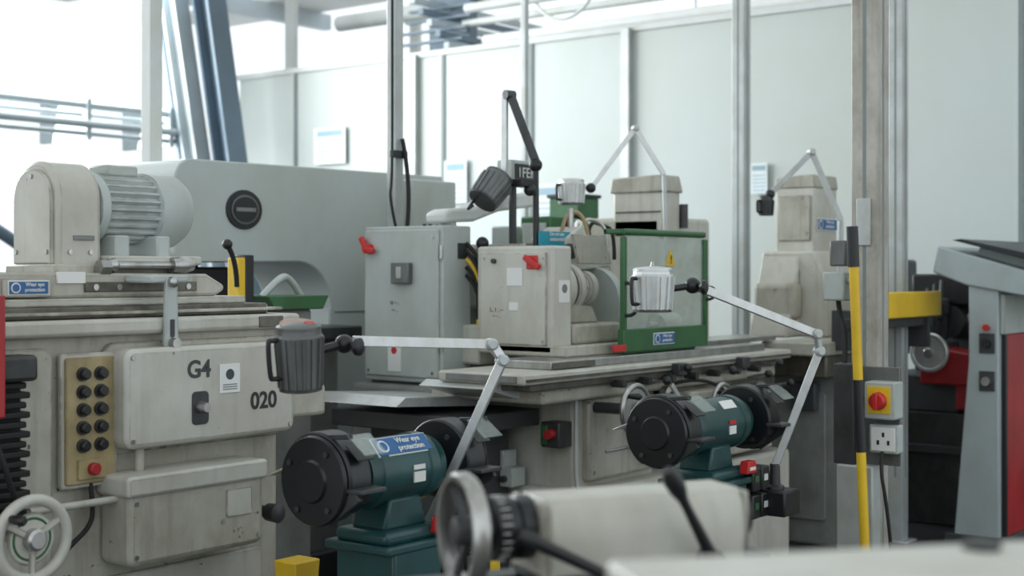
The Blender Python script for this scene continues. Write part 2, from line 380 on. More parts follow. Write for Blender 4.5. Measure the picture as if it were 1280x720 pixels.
# G4 cover
prism(g, 'gear_cover', rrect(2.12, 2.68, .815, 1.062, .028), 2.82, 2.90, 'XZ', 'cream2', .012)
prism(g, 'gear_cover_flange', rrect(2.105, 2.695, .80, 1.075, .03), 2.885, 2.90, 'XZ', 'cream', .003)
text(g, 'text_g4', 'G4', (2.345, 2.819, 1.0), .062, 'dgrey', bold=.025)
text(g, 'text_020', '020', (2.565, 2.819, .905), .062, 'black', bold=.025)
box(g, 'white_notice', 2.412, 2.48, 2.817, 2.82, .935, 1.01, 'white', .0005)
cyl(g, 'notice_dot', (2.446, 2.8165, .983), (2.446, 2.817, .983), .014, 'dgrey')
for k in range(3): box(g, 'notice_line_%d' % k, 2.422, 2.47, 2.8165, 2.817, .943 + k * .006, .946 + k * .006, 'grey2', 0)
prism(g, 'valve_recess', rrect(2.322, 2.375, .86, .945, .012), 2.816, 2.822, 'XZ', 'dsteel', .002)
cyl(g, 'valve_knob', (2.348, 2.82, .905), (2.348, 2.79, .905), .016, 'steel', .012)
bolts(g, [(2.14, 2.82, 1.04), (2.66, 2.82, 1.04), (2.14, 2.82, .835), (2.66, 2.82, .835)], '-Y')
box(g, 'side_ledge', 2.69, 2.86, 2.88, 3.1, .84, .93, 'cream', .012)
# lower gearbox
prism(g, 'gearbox', rrect(2.10, 2.53, .535, .752, .025), 2.78, 2.9, 'XZ', 'cream', .014)
prism(g, 'gearbox_lid', rrect(2.09, 2.54, .705, .757, .012), 2.772, 2.9, 'XZ', 'cream2', .008)
prism(g, 'gearbox_plate', rrect(2.40, 2.485, .62, .69, .004), 2.776, 2.781, 'XZ', 'cream2', .001)
bolts(g, [(2.12, 2.78, .56), (2.51, 2.78, .56), (2.12, 2.78, .69), (2.39, 2.78, .61)], '-Y')
rev(g, 'gearbox_knob', (2.60, 2.9, .60), (0, -1, 0), [(0, .016), (.06, .016), (.062, .024), (.1, .026), (.105, .018)], 'dsteel', 20)
cyl(g, 'pipe_stub', (2.19, 2.86, .75), (2.19, 2.86, .815), .012, 'cream')
prism(g, 'lower_door', rrect(2.0, 2.62, .14, .5, .02), 2.885, 2.9, 'XZ', 'cream2', .004)
# push-button panel
prism(g, 'button_panel', rrect(1.985, 2.125, .74, 1.045, .008), 2.868, 2.888, 'XZ', 'panely', .003)
prism(g, 'button_panel_edge', rrect(1.975, 2.135, .73, 1.055, .01), 2.876, 2.890, 'XZ', 'cream2', .003)
for i in range(5):
    for j in range(2):
        x = 2.03 + j * .05; z = 1.005 - i * .043
        cyl(g, 'button_collar_%d_%d' % (i, j), (x, 2.868, z), (x, 2.862, z), .017, 'dsteel')
        cyl(g, 'button_%d_%d' % (i, j), (x, 2.862, z), (x, 2.846, z), .0125, 'black', ch=.003)
prism(g, 'lower_button_plate', rrect(2.015, 2.095, .752, .80, .004), 2.862, 2.869, 'XZ', 'panely', .001)
cyl(g, 'stop_button', (2.055, 2.866, .776), (2.055, 2.845, .776), .015, 'redp', ch=.003)
tube(g, 'panel_cable', [(2.06, 2.88, .74), (2.062, 2.87, .69), (2.05, 2.86, .64), (1.98, 2.85, .60), (1.93, 2.86, .55)], .006, 'rubber')
cyl(g, 'feed_rod', (1.86, 2.83, .70), (2.12, 2.83, .70), .009, 'cream2')
# left bellows and handwheel
box(g, 'bellows_backing', 1.60, 1.86, 2.86, 2.9, .68, 1.02, 'rubber', .004)
for i in range(14): box(g, 'bellows_%d' % i, 1.62, 1.872 - .01 * (i % 2), 2.84, 2.9, .69 + i * .0225, .705 + i * .0225, 'rubber', .004)
box(g, 'bellows_top', 1.55, 1.88, 2.82, 2.9, 1.0, 1.06, 'dsteel', .01)
box(g, 'red_side_guard', 1.50, 1.745, 2.74, 2.80, .93, 1.20, 'redp', .005)
handwheel(g, 'traverse_wheel', (1.77, 2.68, .67), (0, -1, 0), .085, 'cream2', 'steel', 3, True, .013, False)
cyl(g, 'traverse_shaft', (1.77, 2.9, .67), (1.77, 2.68, .67), .018, 'steel')
rev(g, 'traverse_disc', (1.77, 2.69, .67), (0, -1, 0), [(0, .05), (.004, .058), (.008, .055), (.01, .02)], 'cream2', 40)
torus(g, 'traverse_groove', (1.77, 2.682, .67), (0, -1, 0), .045, .003, 'gguard')
tube(g, 'hose_1', [(1.72, 2.84, .98), (1.76, 2.78, .85), (1.80, 2.8, .74), (1.88, 2.84, .66)], .007, 'rubber')

# ---------------------------------------------------------------- C-frame machine 021
g = G('c_frame_profile_machine', (4.4, 4.4, 0))
pts = arc(3.46, 1.60, .08, 180, 90, 6) + [(4.92, 1.69), (4.92, .02), (4.19, .02), (4.19, 1.09)] + arc(4.01, 1.10, .19, 0, 90, 8) + [(3.42, 1.29)] + arc(3.42, 1.33, .04, 270, 180, 4)
prism(g, 'c_frame_casting', pts, 4.20, 4.62, 'XZ', 'cframe', .018)
prism(g, 'emblem', arc(3.715, 1.495, .092, 0, 350, 28, .078), 4.192, 4.2, 'XZ', 'black', .002)
prism(g, 'emblem_ring', arc(3.715, 1.495, .07, 0, 350, 28, .058), 4.188, 4.192, 'XZ', 'lampg', .0)
prism(g, 'emblem_core', arc(3.715, 1.495, .062, 0, 350, 28, .05), 4.185, 4.189, 'XZ', 'black', .0)
box(g, 'emblem_bar', 3.665, 3.765, 4.182, 4.186, 1.487, 1.503, 'grey2', 0)
box(g, 'column_seam', 4.22, 4.9, 4.196, 4.2, 1.08, 1.084, 'grey2', 0)
cyl(g, 'guide_post', (3.60, 4.38, 1.30), (3.60, 4.38, .98), .03, 'dgrey')
box(g, 'tool_head', 3.48, 3.72, 4.28, 4.46, 1.14, 1.27, 'black', .01)
box(g, 'work_table', 3.35, 4.18, 4.0, 4.75, .98, 1.03, 'dsteel', .006)
box(g, 'table_stand', 3.5, 4.15, 4.1, 4.65, 0, .98, 'grey2', .02)
box(g, 'side_box', 4.60, 4.9, 4.10, 4.2, 1.36, 1.66, 'grey', .01)
text(g, 'text_021', '021', (4.72, 4.098, 1.43), .085, 'black')
box(g, 'base', 3.4, 5.0, 4.05, 4.7, 0, .12, 'dgrey', .01)

g = G('storage_tray', (3.5, 3.8, 1))
box(g, 'tray_stand', 3.42, 3.62, 3.72, 3.88, 0, 1.115, 'grey2', .01)
prism(g, 'tray_wall', [(3.40, 1.115), (3.64, 1.115), (3.67, 1.165), (3.37, 1.165)], 3.68, 3.90, 'XZ', 'gguard', .004)
g = G('yellow_upright_guard', (3.3, 3.7, 0))
box(g, 'yellow_upright', 3.27, 3.30, 3.72, 3.78, 0, 1.30, 'yellow', .004)
box(g, 'black_upright', 3.30, 3.34, 3.72, 3.78, 0, 1.31, 'black', .004)
tube(g, 'lever', [(3.20, 3.7, 1.34), (3.24, 3.7, 1.3), (3.26, 3.72, 1.2)], .009, 'rubber'); ball(g, 'lever_knob', (3.20, 3.7, 1.345), .018, 'black')
g = G('flexible_hose', (3.6, 3.85, 1.16))
tube(g, 'hose', [(3.45, 3.8, 1.16), (3.5, 3.78, 1.22), (3.58, 3.8, 1.24), (3.64, 3.8, 1.16)], .014, 'galv')
# bench beyond with small parts (seen through the throat of the C-frame)
g = G('parts_bench', (5.2, 6.3, 0))
box(g, 'top', 4.6, 5.9, 6.0, 6.6, .93, .97, 'dsteel', .004)
for x in (4.65, 5.8): box(g, 'leg_%d' % int(x * 100), x, x + .05, 6.05, 6.5, 0, .93, 'dgrey', .003)
for i in range(5): box(g, 'parts_box_%d' % i, 4.7 + i * .23, 4.86 + i * .23, 6.1, 6.35, .97, 1.05 + .06 * (i % 3), ('dgrey', 'grey', 'blue', 'dsteel', 'panely')[i], .004)
# tool cabinet in the far bay
g = G('tool_cabinet', (6.4, 4.6, 0))
box(g, 'carcass', 6.25, 6.6, 4.35, 4.74, 0, 1.52, 'grey', .01)
for i in range(4): box(g, 'drawer_%d' % i, 6.24, 6.25, 4.37, 4.72, .2 + i * .3, .47 + i * .3, 'offw', .003); box(g, 'drawer_pull_%d' % i, 6.225, 6.24, 4.48, 4.61, .42 + i * .3, .435 + i * .3, 'dgrey', .002)
box(g, 'top_box', 6.3, 6.5, 4.4, 4.6, 1.52, 1.66, 'gguard', .006); box(g, 'top_box_lid', 6.29, 6.51, 4.39, 4.61, 1.66, 1.68, 'black', .003)

# ---------------------------------------------------------------- cylindrical grinder 015 (centre)
g = G('cylindrical_grinder', (4.6, 3.1, 0))
box(g, 'base_end', 4.07, 4.6, 2.86, 3.35, 0, .86, 'cream2', .02, 3)
box(g, 'base_main', 4.62, 5.55, 2.90, 3.5, 0, .80, 'grey2', .02, 3)
box(g, 'base_front_panel', 4.12, 4.56, 2.83, 2.87, .50, .80, 'cream', .012)
box(g, 'base_toe', 4.02, 5.6, 2.78, 3.5, 0, .48, 'cream2', .02, 3)
box(g, 'toe_cover', 4.60, 4.95, 2.775, 2.79, .1, .45, 'cream', .006)
box(g, 'rear_body', 3.95, 4.9, 3.30, 3.85, 0, .82, 'grey2', .02)
box(g, 'apron_dark', 4.60, 5.50, 2.80, 2.90, .60, .80, 'dirty', .01)
box(g, 'apron_gearbox', 4.68, 4.98, 2.74, 2.80, .64, .79, 'cream', .012)
box(g, 'apron_gearbox_2', 5.06, 5.30, 2.74, 2.80, .66, .79, 'grey2', .012)
box(g, 'saddle', 3.80, 5.50, 2.80, 3.30, .80, .852, 'cream', .01)
box(g, 'slide_upper', 3.70, 5.52, 2.775, 3.15, .852, .878, 'dirty', .004)
box(g, 'table', 3.63, 5.55, 2.75, 3.12, .878, .915, 'cream2', .008)
box(g, 'table_tslot', 3.64, 5.54, 2.746, 2.752, .888, .898, 'dirty', 0)
box(g, 'table_end_cap', 3.622, 3.632, 2.78, 3.08, .885, .908, 'grey2', .002)
box(g, 'swivel_table', 3.85, 5.40, 2.80, 3.05, .915, .945, 'steel', .004)
box(g, 'swivel_scale', 3.85, 4.1, 2.79, 2.80, .92, .94, 'dirty', .001)
box(g, 'slide_ways', 4.9, 5.7, 2.90, 3.10, .945, .965, 'steel', .003)
for i in range(7): cyl(g, 'dog_%d' % i, (4.2 + i * .17, 2.73, .85), (4.2 + i * .17, 2.785, .85), .014, 'dsteel')
for i, x in enumerate((4.55, 5.05)): box(g, 'trip_dog_%d' % i, x, x + .06, 2.715, 2.75, .86, .905, 'dsteel', .004)
# workhead
box(g, 'workhead_box', 4.05, 4.17, 2.94, 3.29, .95, 1.345, 'cream2', .012, 3)
box(g, 'workhead_door', 4.042, 4.052, 2.965, 3.27, .985, 1.32, 'cream2', .003)
box(g, 'workhead_foot', 4.05, 4.55, 2.88, 3.2, .945, .985, 'cream', .006)
box(g, 'workhead_body', 4.17, 4.48, 2.93, 3.2, .985, 1.06, 'cream', .012)
prism(g, 'workhead_saddle', [(4.17, 1.06), (4.40, 1.06), (4.36, 1.12), (4.17, 1.14)], 2.98, 3.18, 'XZ', 'cream', .006)
rev(g, 'spindle_housing', (4.17, 3.05, 1.19), (1, 0, 0), [(0, .10), (.05, .10), (.055, .085), (.08, .085), (.085, .094), (.12, .094), (.125, .075), (.15, .075), (.15, .05), (.2, .05), (.205, .065), (.24, .065), (.245, .02)], 'cream2', 44)
torus(g, 'spindle_groove', (4.24, 3.05, 1.19), (1, 0, 0), .087, .006, 'dsteel')
for k in range(8):
    a = k * pi / 4; cyl(g, 'spindle_bolt_%d' % k, (4.29, 3.05 + .085 * cos(a), 1.19 + .085 * sin(a)), (4.298, 3.05 + .085 * cos(a), 1.19 + .085 * sin(a)), .007, 'dsteel', seg=10)
box(g, 'red_rotary_base', 4.036, 4.043, 3.0, 3.05, 1.26, 1.31, 'red', .003)
bar(g, 'red_rotary_handle', (4.03, 2.985, 1.265), (4.03, 3.055, 1.305), .014, .022, 'red', .004)
box(g, 'door_label_1', 4.039, 4.043, 3.07, 3.14, 1.20, 1.265, 'white', 0)
box(g, 'door_label_2', 4.039, 4.043, 3.09, 3.13, 1.11, 1.14, 'white', 0)
text(g, 'door_writing', 'L. 1 . ~\n~ - .', (4.041, 3.19, 1.10), .022, 'lampg', '-X')
cyl(g, 'door_lamp', (4.043, 3.2, 1.29), (4.03, 3.2, 1.29), .009, 'dsteel')
box(g, 'cover_label', 4.085, 4.15, 2.937, 2.941, 1.14, 1.22, 'white', 0)
cyl(g, 'cover_dot', (4.118, 2.936, 1.19), (4.118, 2.938, 1.19), .016, 'grey2')
bolts(g, [(4.042, 2.98, 1.30), (4.042, 3.25, 1.30), (4.042, 2.98, 1.0), (4.042, 3.25, 1.0)], '-X', .005)
# electrical cabinet
box(g, 'cabinet_body', 3.985, 4.15, 3.40, 3.80, .83, 1.425, 'grey', .006)
box(g, 'cabinet_door', 3.972, 3.985, 3.415, 3.79, .85, 1.41, 'grey', .005)
box(g, 'cabinet_legs', 4.0, 4.15, 3.42, 3.78, 0, .83, 'dgrey', .004)
bar(g, 'cabinet_red_handle', (3.95, 3.755, 1.33), (3.95, 3.79, 1.385), .018, .022, 'red', .005)
bar(g, 'cabinet_red_handle_2', (3.95, 3.755, 1.335), (3.95, 3.72, 1.33), .018, .022, 'red', .005)
cyl(g, 'cabinet_handle_boss', (3.972, 3.76, 1.34), (3.945, 3.76, 1.34), .02, 'red')
box(g, 'cabinet_switch', 3.945, 3.972, 3.54, 3.63, 1.205, 1.285, 'lampg', .004)
box(g, 'cabinet_switch_face', 3.942, 3.946, 3.575, 3.60, 1.225, 1.27, 'grey', .001)
box(g, 'cabinet_notice', 3.969, 3.973, 3.60, 3.665, .87, .98, 'white', 0)
cyl(g, 'cabinet_notice_dot', (3.9685, 3.633, .95), (3.9695, 3.633, .95), .014, 'red')
for i, z in enumerate((.95, 1.3)): cyl(g, 'hinge_%d' % i, (3.98, 3.405, z), (3.98, 3.405, z + .05), .007, 'steel')
bolts(g, [(3.972, 3.44, 1.38), (3.972, 3.77, .87), (3.972, 3.44, .87)], '-X', .006)
box(g, 'front_keyway', 4.07, 4.12, 3.396, 3.401, 1.3, 1.36, 'dsteel', 0)
text(g, 'door_pencil', 'u - .\n~ .', (3.97, 3.63, 1.12), .03, 'lampg', '-X')
box(g, 'side_console', 4.10, 4.2, 3.32, 3.42, .9, 1.05, 'cream2', .01)
# grinding wheelhead behind with tapered arm
prism(g, 'wheelhead_arm', [(4.02, 1.435), (4.02, 1.475), (4.06, 1.49), (4.2, 1.50), (4.34, 1.55), (4.62, 1.58), (4.62, 1.52), (4.36, 1.49), (4.2, 1.445)], 3.42, 3.52, 'XZ', 'offw', .012)
cyl(g, 'arm_pillar', (4.10, 3.47, 1.40), (4.10, 3.47, 1.445), .03, 'offw')
box(g, 'wheelhead_column', 4.42, 4.72, 3.35, 3.75, .8, 1.33, 'grey2', .015)
box(g, 'wheelhead_body', 4.30, 4.86, 3.22, 3.62, 1.10, 1.36, 'cream', .02)
prism(g, 'wheelhead_slope', [(4.40, 1.25), (4.40, 1.38), (4.50, 1.43), (4.72, 1.27)], 3.13, 3.3, 'XZ', 'cream2', .008)
box(g, 'cyan_sign', 4.24, 4.44, 3.14, 3.145, 1.35, 1.405, 'cyan', 0)
box(g, 'cyan_sign_bracket', 4.30, 4.40, 3.145, 3.25, 1.34, 1.36, 'grey2', 0)
text(g, 'cyan_sign_text', 'Do not use\nunattended', (4.35, 3.138, 1.385), .02, 'white')
box(g, 'readout', 4.28, 4.44, 3.30, 3.38, 1.585, 1.685, 'grey', .006)
box(g, 'readout_screen', 4.295, 4.425, 3.296, 3.301, 1.60, 1.67, 'lcd', 0)
text(g, 'readout_digits', '1FEF', (4.36, 3.294, 1.635), .055, 'offw')
cyl(g, 'readout_stem', (4.36, 3.36, 1.34), (4.36, 3.36, 1.59), .015, 'dgrey')
for i, pz in enumerate(((4.45, 3.2), (4.52, 3.24), (4.58, 3.2), (4.66, 3.22))):
    tube(g, 'coolant_hose_%d' % i, [(pz[0], pz[1], 1.34), (pz[0] + .02, pz[1], 1.46), (pz[0] + .08, pz[1] - .03, 1.5 - .02 * i), (pz[0] + .12, pz[1] - .06, 1.42), (pz[0] + .12, pz[1] - .06, 1.3)], .008, ('panely', 'rubber', 'steel', 'rubber')[i])
cyl(g, 'coolant_tap', (4.5, 3.18, 1.40), (4.5, 3.18, 1.50), .012, 'steel')
rev(g, 'feed_knob', (4.40, 3.14, 1.33), (0, -1, 0), [(0, .02), (.02, .03), (.04, .03), (.045, .02)], 'dsteel', 20)
# cables between cabinet and workhead
for i in range(5):
    o = i * .03
    tube(g, 'loom_%d' % i, [(4.12, 3.40, 1.36 - o), (4.15, 3.34, 1.30 - o), (4.1, 3.33, 1.15 - o * 2), (4.14, 3.34, 1.0), (4.12 + o, 3.33, .92)], .008, 'rubber' if i != 2 else 'yellow')
ball(g, 'loom_gland_1', (4.17, 3.36, 1.36), .025, 'black'); ball(g, 'loom_gland_2', (4.2, 3.30, 1.30), .022, 'black')
# green guard
GX0, GX1, GY0, GY1, GZ0, GZ1 = 4.30, 4.915, 2.80, 2.89, .955, 1.41
box(g, 'guard_sill', GX0, GX1, GY0, GY0 + .03, GZ0, GZ0 + .085, 'gguard', .004)
box(g, 'guard_left_stile', GX0, GX0 + .022, GY0, GY0 + .02, GZ0 + .08, GZ1 - .03, 'gguard', .004)
box(g, 'guard_right_stile', GX1 - .028, GX1, GY0, GY0 + .02, GZ0 + .08, GZ1 - .03, 'gguard', .004)
box(g, 'guard_head', GX0 + .01, GX1 - .01, GY0, GY0 + .02, GZ1 - .025, GZ1, 'gguard', .012)
box(g, 'guard_window', GX0 + .022, GX1 - .028, GY0 + .008, GY0 + .012, GZ0 + .085, GZ1 - .025, 'glass', 0)
box(g, 'guard_top_rail', GX0, GX1, GY1 - .015, GY1, GZ1 - .02, GZ1, 'gguard', .004)
box(g, 'guard_side_top', GX0, GX0 + .015, GY0 + .01, GY1, GZ1 - .018, GZ1 - .002, 'gguard', .002)
box(g, 'guard_side_top_far', GX1 - .015, GX1, GY0 + .01, GY1, GZ1 - .018, GZ1 - .002, 'gguard', .002)
box(g, 'guard_foot', GX0 + .05, GX1 - .05, GY0 + .03, GY0 + .08, .945, GZ0 + .01, 'gguard', .003)
prism(g, 'guard_rear_plate', [(4.30, 1.28), (4.26, 1.39), (4.46, 1.39), (4.52, 1.28)], 3.0, 3.012, 'XZ', 'cream', .002)
prism(g, 'warning_triangle', [(4.60, 1.275), (4.67, 1.275), (4.635, 1.335)], GY0 + .004, GY0 + .008, 'XZ', 'yellow', 0)
text(g, 'warning_mark', '!', (4.635, GY0 + .002, 1.297), .045, 'black')
eye_sign(g, 4.50, 4.65, GY0, GZ0 + .02, GZ0 + .065, '_2')
tube(g, 'guard_handle', [(4.31, 2.80, 1.09), (4.31, 2.76, 1.09), (4.31, 2.755, 1.13), (4.31, 2.76, 1.21), (4.31, 2.80, 1.21)], .007, 'black')
tube(g, 'guard_latch', [(4.9, 2.80, 1.14), (4.91, 2.77, 1.14), (4.92, 2.77, 1.19), (4.92, 2.8, 1.19)], .006, 'black')
box(g, 'guard_red_tag', 4.22, 4.30, 2.79, 2.80, .96, .985, 'red', .002)
rev(g, 'grinding_wheel', (4.60, 3.16, 1.13), (1, 0, 0), [(0, .14), (.05, .14)], 'grey', 48)
rev(g, 'tailstock', (4.75, 2.98, 1.04), (1, 0, 0), [(0, .012), (.06, .012), (.06, .04), (.2, .045), (.22, .03)], 'cream2', 30)
box(g, 'tailstock_foot', 4.8, 4.98, 2.9, 3.06, .945, 1.01, 'cream2', .008)
# front handwheels and levers
handwheel(g, 'table_wheel', (4.16, 2.66, .765), (0, -1, 0), .085, 'steel', 'dsteel', 3, True, .011, True)
cyl(g, 'table_wheel_shaft', (4.16, 2.86, .765), (4.16, 2.66, .765), .02, 'dsteel')
handwheel(g, 'cross_wheel', (4.80, 2.67, .74), (0, -1, 0), .075, 'steel', 'dsteel', 3, True, .009, False)
cyl(g, 'cross_wheel_shaft', (4.80, 2.86, .74), (4.80, 2.67, .74), .02, 'dsteel')
rev(g, 'feed_dial', (5.18, 2.74, .74), (0, -1, 0), [(0, .055), (.03, .055), (.035, .03), (.07, .03)], 'steel', 30)
rev(g, 'feed_dial_small', (4.58, 2.80, .78), (0, -1, 0), [(0, .04), (.03, .04), (.035, .02), (.07, .018)], 'steel', 30)
for i, (x, z) in enumerate(((4.95, .84), (5.25, .81), (5.35, .85), (4.6, .87), (5.45, .76), (4.45, .83), (4.36, .72))):
    cyl(g, 'lever_stem_%d' % i, (x, 2.80, z), (x - .03, 2.69, z + .02), .006, 'steel'); ball(g, 'lever_ball_%d' % i, (x - .03, 2.69, z + .02), .017, 'black')
bar(g, 'stroke_lever', (4.5, 2.72, .83), (4.62, 2.70, .68), .01, .02, 'steel')
tube(g, 'apron_hose_1', [(4.64, 2.80, .82), (4.70, 2.74, .84), (4.85, 2.72, .81), (4.95, 2.74, .77)], .007, 'rubber')
tube(g, 'apron_hose_2', [(4.35, 2.83, .70), (4.38, 2.78, .62), (4.45, 2.78, .56), (4.52, 2.83, .52)], .007, 'rubber')
tube(g, 'apron_pipe', [(4.22, 2.83, .60), (4.5, 2.82, .60), (4.6, 2.80, .64)], .006, 'steel')
bolts(g, [(4.15, 2.83, .77), (4.53, 2.83, .77), (4.15, 2.83, .53), (4.53, 2.83, .53)], '-Y', .007)
box(g, 'front_sticker', 4.46, 4.52, 2.827, 2.83, .64, .70, 'white', 0)
text(g, 'text_015', '015', (5.06, 2.738, .72), .07, 'black')
box(g, 'dial_panel', 5.0, 5.45, 2.79, 2.81, .50, .60, 'cream', .008)
# end-of-machine fittings
tube(g, 'conduit', [(4.06, 2.85, .94), (4.055, 2.84, .8), (4.05, 2.84, .6), (4.04, 2.83, .48), (4.03, 2.77, .3)], .008, 'galv')
box(g, 'stop_box', 3.99, 4.07, 2.87, 2.95, .63, .72, 'dsteel', .005)
cyl(g, 'stop_box_knob', (3.99, 2.90, .68), (3.96, 2.90, .68), .017, 'redp')
box(g, 'stop_box_face', 3.985, 3.992, 2.92, 2.948, .64, .71, 'gguard', .002)
for i, (y, z) in enumerate(((3.12, .56), (3.20, .54), (3.14, .50), (3.08, .50))): box(g, 'outlet_%d' % i, 3.95, 4.03, y - .033, y + .033, z - .02, z + .05, 'grey', .004); cyl(g, 'outlet_gland_%d' % i, (3.95, y, z + .01), (3.935, y, z + .01), .012, 'dsteel')
tube(g, 'outlet_cable', [(3.94, 3.16, .6), (3.93, 3.18, .7), (3.96, 3.22, .78)], .008, 'rubber')
# splash guard sheets
prism(g, 'splash_sheet_1', [(3.45, .80), (3.50, .83), (3.95, .80), (3.9, .77)], 3.15, 3.55, 'XZ', 'alu', .002)
prism(g, 'splash_sheet_2', [(3.62, .86), (3.66, .88), (4.05, .83), (3.9, .79)], 2.9, 3.2, 'XZ', 'offw', .002)
box(g, 'drip_pan', 3.6, 4.05, 3.0, 3.6, .70, .76, 'dgrey', .004)
box(g, 'drip_pan_stand', 3.7, 4.0, 3.1, 3.5, 0, .70, 'dgrey', .004)
ball(g, 'pan_ball', (3.62, 3.3, .79), .02, 'black')

# ---------------------------------------------------------------- machines behind
g = G('milling_machine', (5.7, 3.6, 0))
box(g, 'column', 5.40, 5.85, 3.32, 3.80, 0, 1.50, 'cream2', .02, 3)
box(g, 'head', 5.40, 5.54, 3.30, 3.58, 1.40, 1.62, 'cream2', .015, 3)
prism(g, 'head_cap', [(3.29, 1.61), (3.59, 1.61), (3.58, 1.68), (3.31, 1.69)], 5.39, 5.55, 'YZ', 'cream', .008)
cyl(g, 'oil_can_clamp', (5.55, 3.29, 1.45), (5.55, 3.29, 1.56), .02, 'dsteel')
box(g, 'head_seam', 5.396, 5.40, 3.32, 3.56, 1.52, 1.526, 'dsteel', 0)
box(g, 'knee', 5.0, 5.4, 3.62, 3.95, 0, 1.05, 'grey2', .01)
box(g, 'control_box', 5.05, 5.18, 3.68, 3.85, 1.25, 1.50, 'gguard', .008)
box(g, 'control_box_face', 5.04, 5.05, 3.70, 3.83, 1.28, 1.47, 'grey', .003)
box(g, 'control_box_2', 5.05, 5.18, 3.90, 4.02, 1.20, 1.46, 'grey', .008)
box(g, 'stand', 5.05, 5.18, 3.68, 4.0, 1.05, 1.25, 'grey2', .006)

g = G('toolroom_grinder', (6.2, 3.0, 0))
box(g, 'base', 5.9, 6.55, 2.68, 3.35, 0, .78, 'grey2', .02, 3)
box(g, 'base_front', 5.95, 6.5, 2.66, 2.69, .2, .70, 'cream', .01)
prism(g, 'end_door', rrect(2.75, 3.28, .12, .70, .02), 5.885, 5.9, 'YZ', 'grey2', .004)
box(g, 'saddle', 5.75, 6.5, 2.68, 3.3, .78, .88, 'dirty', .01)
box(g, 'table', 5.65, 6.46, 2.66, 2.95, .88, .94, 'cream', .008)
prism(g, 'column_skirt', [(2.86, .94), (3.24, .94), (3.24, 1.10), (3.2, 1.35), (2.93, 1.35), (2.86, 1.2)], 6.14, 6.52, 'YZ', 'cream2', .012)
prism(g, 'side_web', [(6.0, .94), (6.2, .94), (6.2, 1.3), (6.14, 1.33)], 3.0, 3.2, 'XZ', 'cream2', .01)
box(g, 'column_head', 6.2, 6.45, 2.95, 3.16, 1.33, 1.66, 'cream2', .012, 3)
prism(g, 'head_cap', [(2.945, 1.655), (3.165, 1.655), (3.155, 1.71), (2.955, 1.72)], 6.195, 6.455, 'YZ', 'cream', .006)
box(g, 'head_panel', 6.192, 6.2, 2.97, 3.14, 1.40, 1.62, 'cream', .004)
box(g, 'notice', 6.134, 6.14, 3.0, 3.1, 1.18, 1.26, 'white', 0)
eye_sign(g, 6.22, 6.44, 2.948, 1.45, 1.51, '_3')
box(g, 'wheel_guard', 6.04, 6.14, 2.98, 3.2, 1.02, 1.20, 'cream', .03, 4)
handwheel(g, 'wheel', (6.25, 2.58, .70), (0, -1, 0), .085, 'dsteel', 'steel', 3)
cyl(g, 'wheel_shaft', (6.25, 2.68, .7), (6.25, 2.58, .7), .015, 'steel')
box(g, 'switch_box', 5.84, 5.9, 2.78, 2.9, .62, .75, 'dgrey', .006)
for i in range(3): cyl(g, 'lever_%d' % i, (5.95 + i * .16, 2.66, .75), (5.93 + i * .16, 2.57, .80), .007, 'steel'); ball(g, 'knob_%d' % i, (5.93 + i * .16, 2.57, .8), .02, 'black')
box(g, 'yellow_guard_rail', 5.72, 6.47, 2.43, 2.46, 1.045, 1.16, 'yellow', .005)
for x in (5.8, 6.35): box(g, 'guard_rail_bracket_%d' % int(x * 100), x, x + .03, 2.45, 2.68, .90, 1.08, 'dgrey', .002)
box(g, 'rail_underside', 5.74, 6.44, 2.46, 2.6, 1.0, 1.045, 'dsteel', .004)

# lathe with red carriage, right
g = G('centre_lathe', (7.1, 2.5, 0))
box(g, 'bed', 6.75, 8.0, 2.45, 2.85, .56, .74, 'dgrey', .01)
box(g, 'leg_1', 6.75, 7.1, 2.42, 2.86, 0, .56, 'dsteel', .01)
box(g, 'leg_2', 7.7, 8.0, 2.45, 2.85, 0, .56, 'dgrey', .01)
box(g, 'chip_tray', 6.7, 8.0, 2.38, 2.9, .36, .40, 'dgrey', .004)
box(g, 'headstock', 7.05, 7.4, 2.42, 2.80, .74, 1.20, 'dsteel', .02)
box(g, 'headstock_cover', 6.98, 7.05, 2.44, 2.78, 1.08, 1.24, 'black', .01)
rev(g, 'chuck', (6.96, 2.58, 1.0), (1, 0, 0), [(0, .03), (0, .08), (.07, .08), (.08, .09), (.1, .09)], 'dgrey', 30)
for i, (y, z) in enumerate(((2.47, 1.02), (2.72, 1.02))):
    rev(g, 'gauge_%d' % i, (7.05, y, z), (-1, 0, 0), [(0, .045), (.02, .045), (.022, .038)], 'dsteel', 24); rev(g, 'gauge_face_%d' % i, (7.027, y, z), (-1, 0, 0), [(0, .036), (.002, .036)], 'white', 24)
prism(g, 'red_carriage', [(2.30, .70), (2.62, .70), (2.62, .84), (2.54, .88), (2.34, .85)], 6.68, 6.9, 'YZ', 'redp', .008)
box(g, 'red_apron', 6.70, 6.9, 2.34, 2.45, .58, .72, 'redp', .01)
handwheel(g, 'carriage_wheel', (6.60, 2.54, .86), (-1, 0, 0), .085, 'alu', 'steel', 3, True, .012, True)
cyl(g, 'carriage_shaft', (6.72, 2.54, .86), (6.60, 2.54, .86), .018, 'steel')
for i in range(3): rev(g, 'toolpost_%d' % i, (6.75 + i * .09, 2.60, .87 + i * .02), (0, 0, 1), [(0, .03), (.12, .03), (.13, .04), (.2, .04), (.21, .02), (.3, .012)], 'dsteel', 16)
box(g, 'compound_slide', 6.68, 6.95, 2.52, 2.66, .83, .90, 'dsteel', .006)
g = G('drilling_machine', (7.7, 3.2, 0))
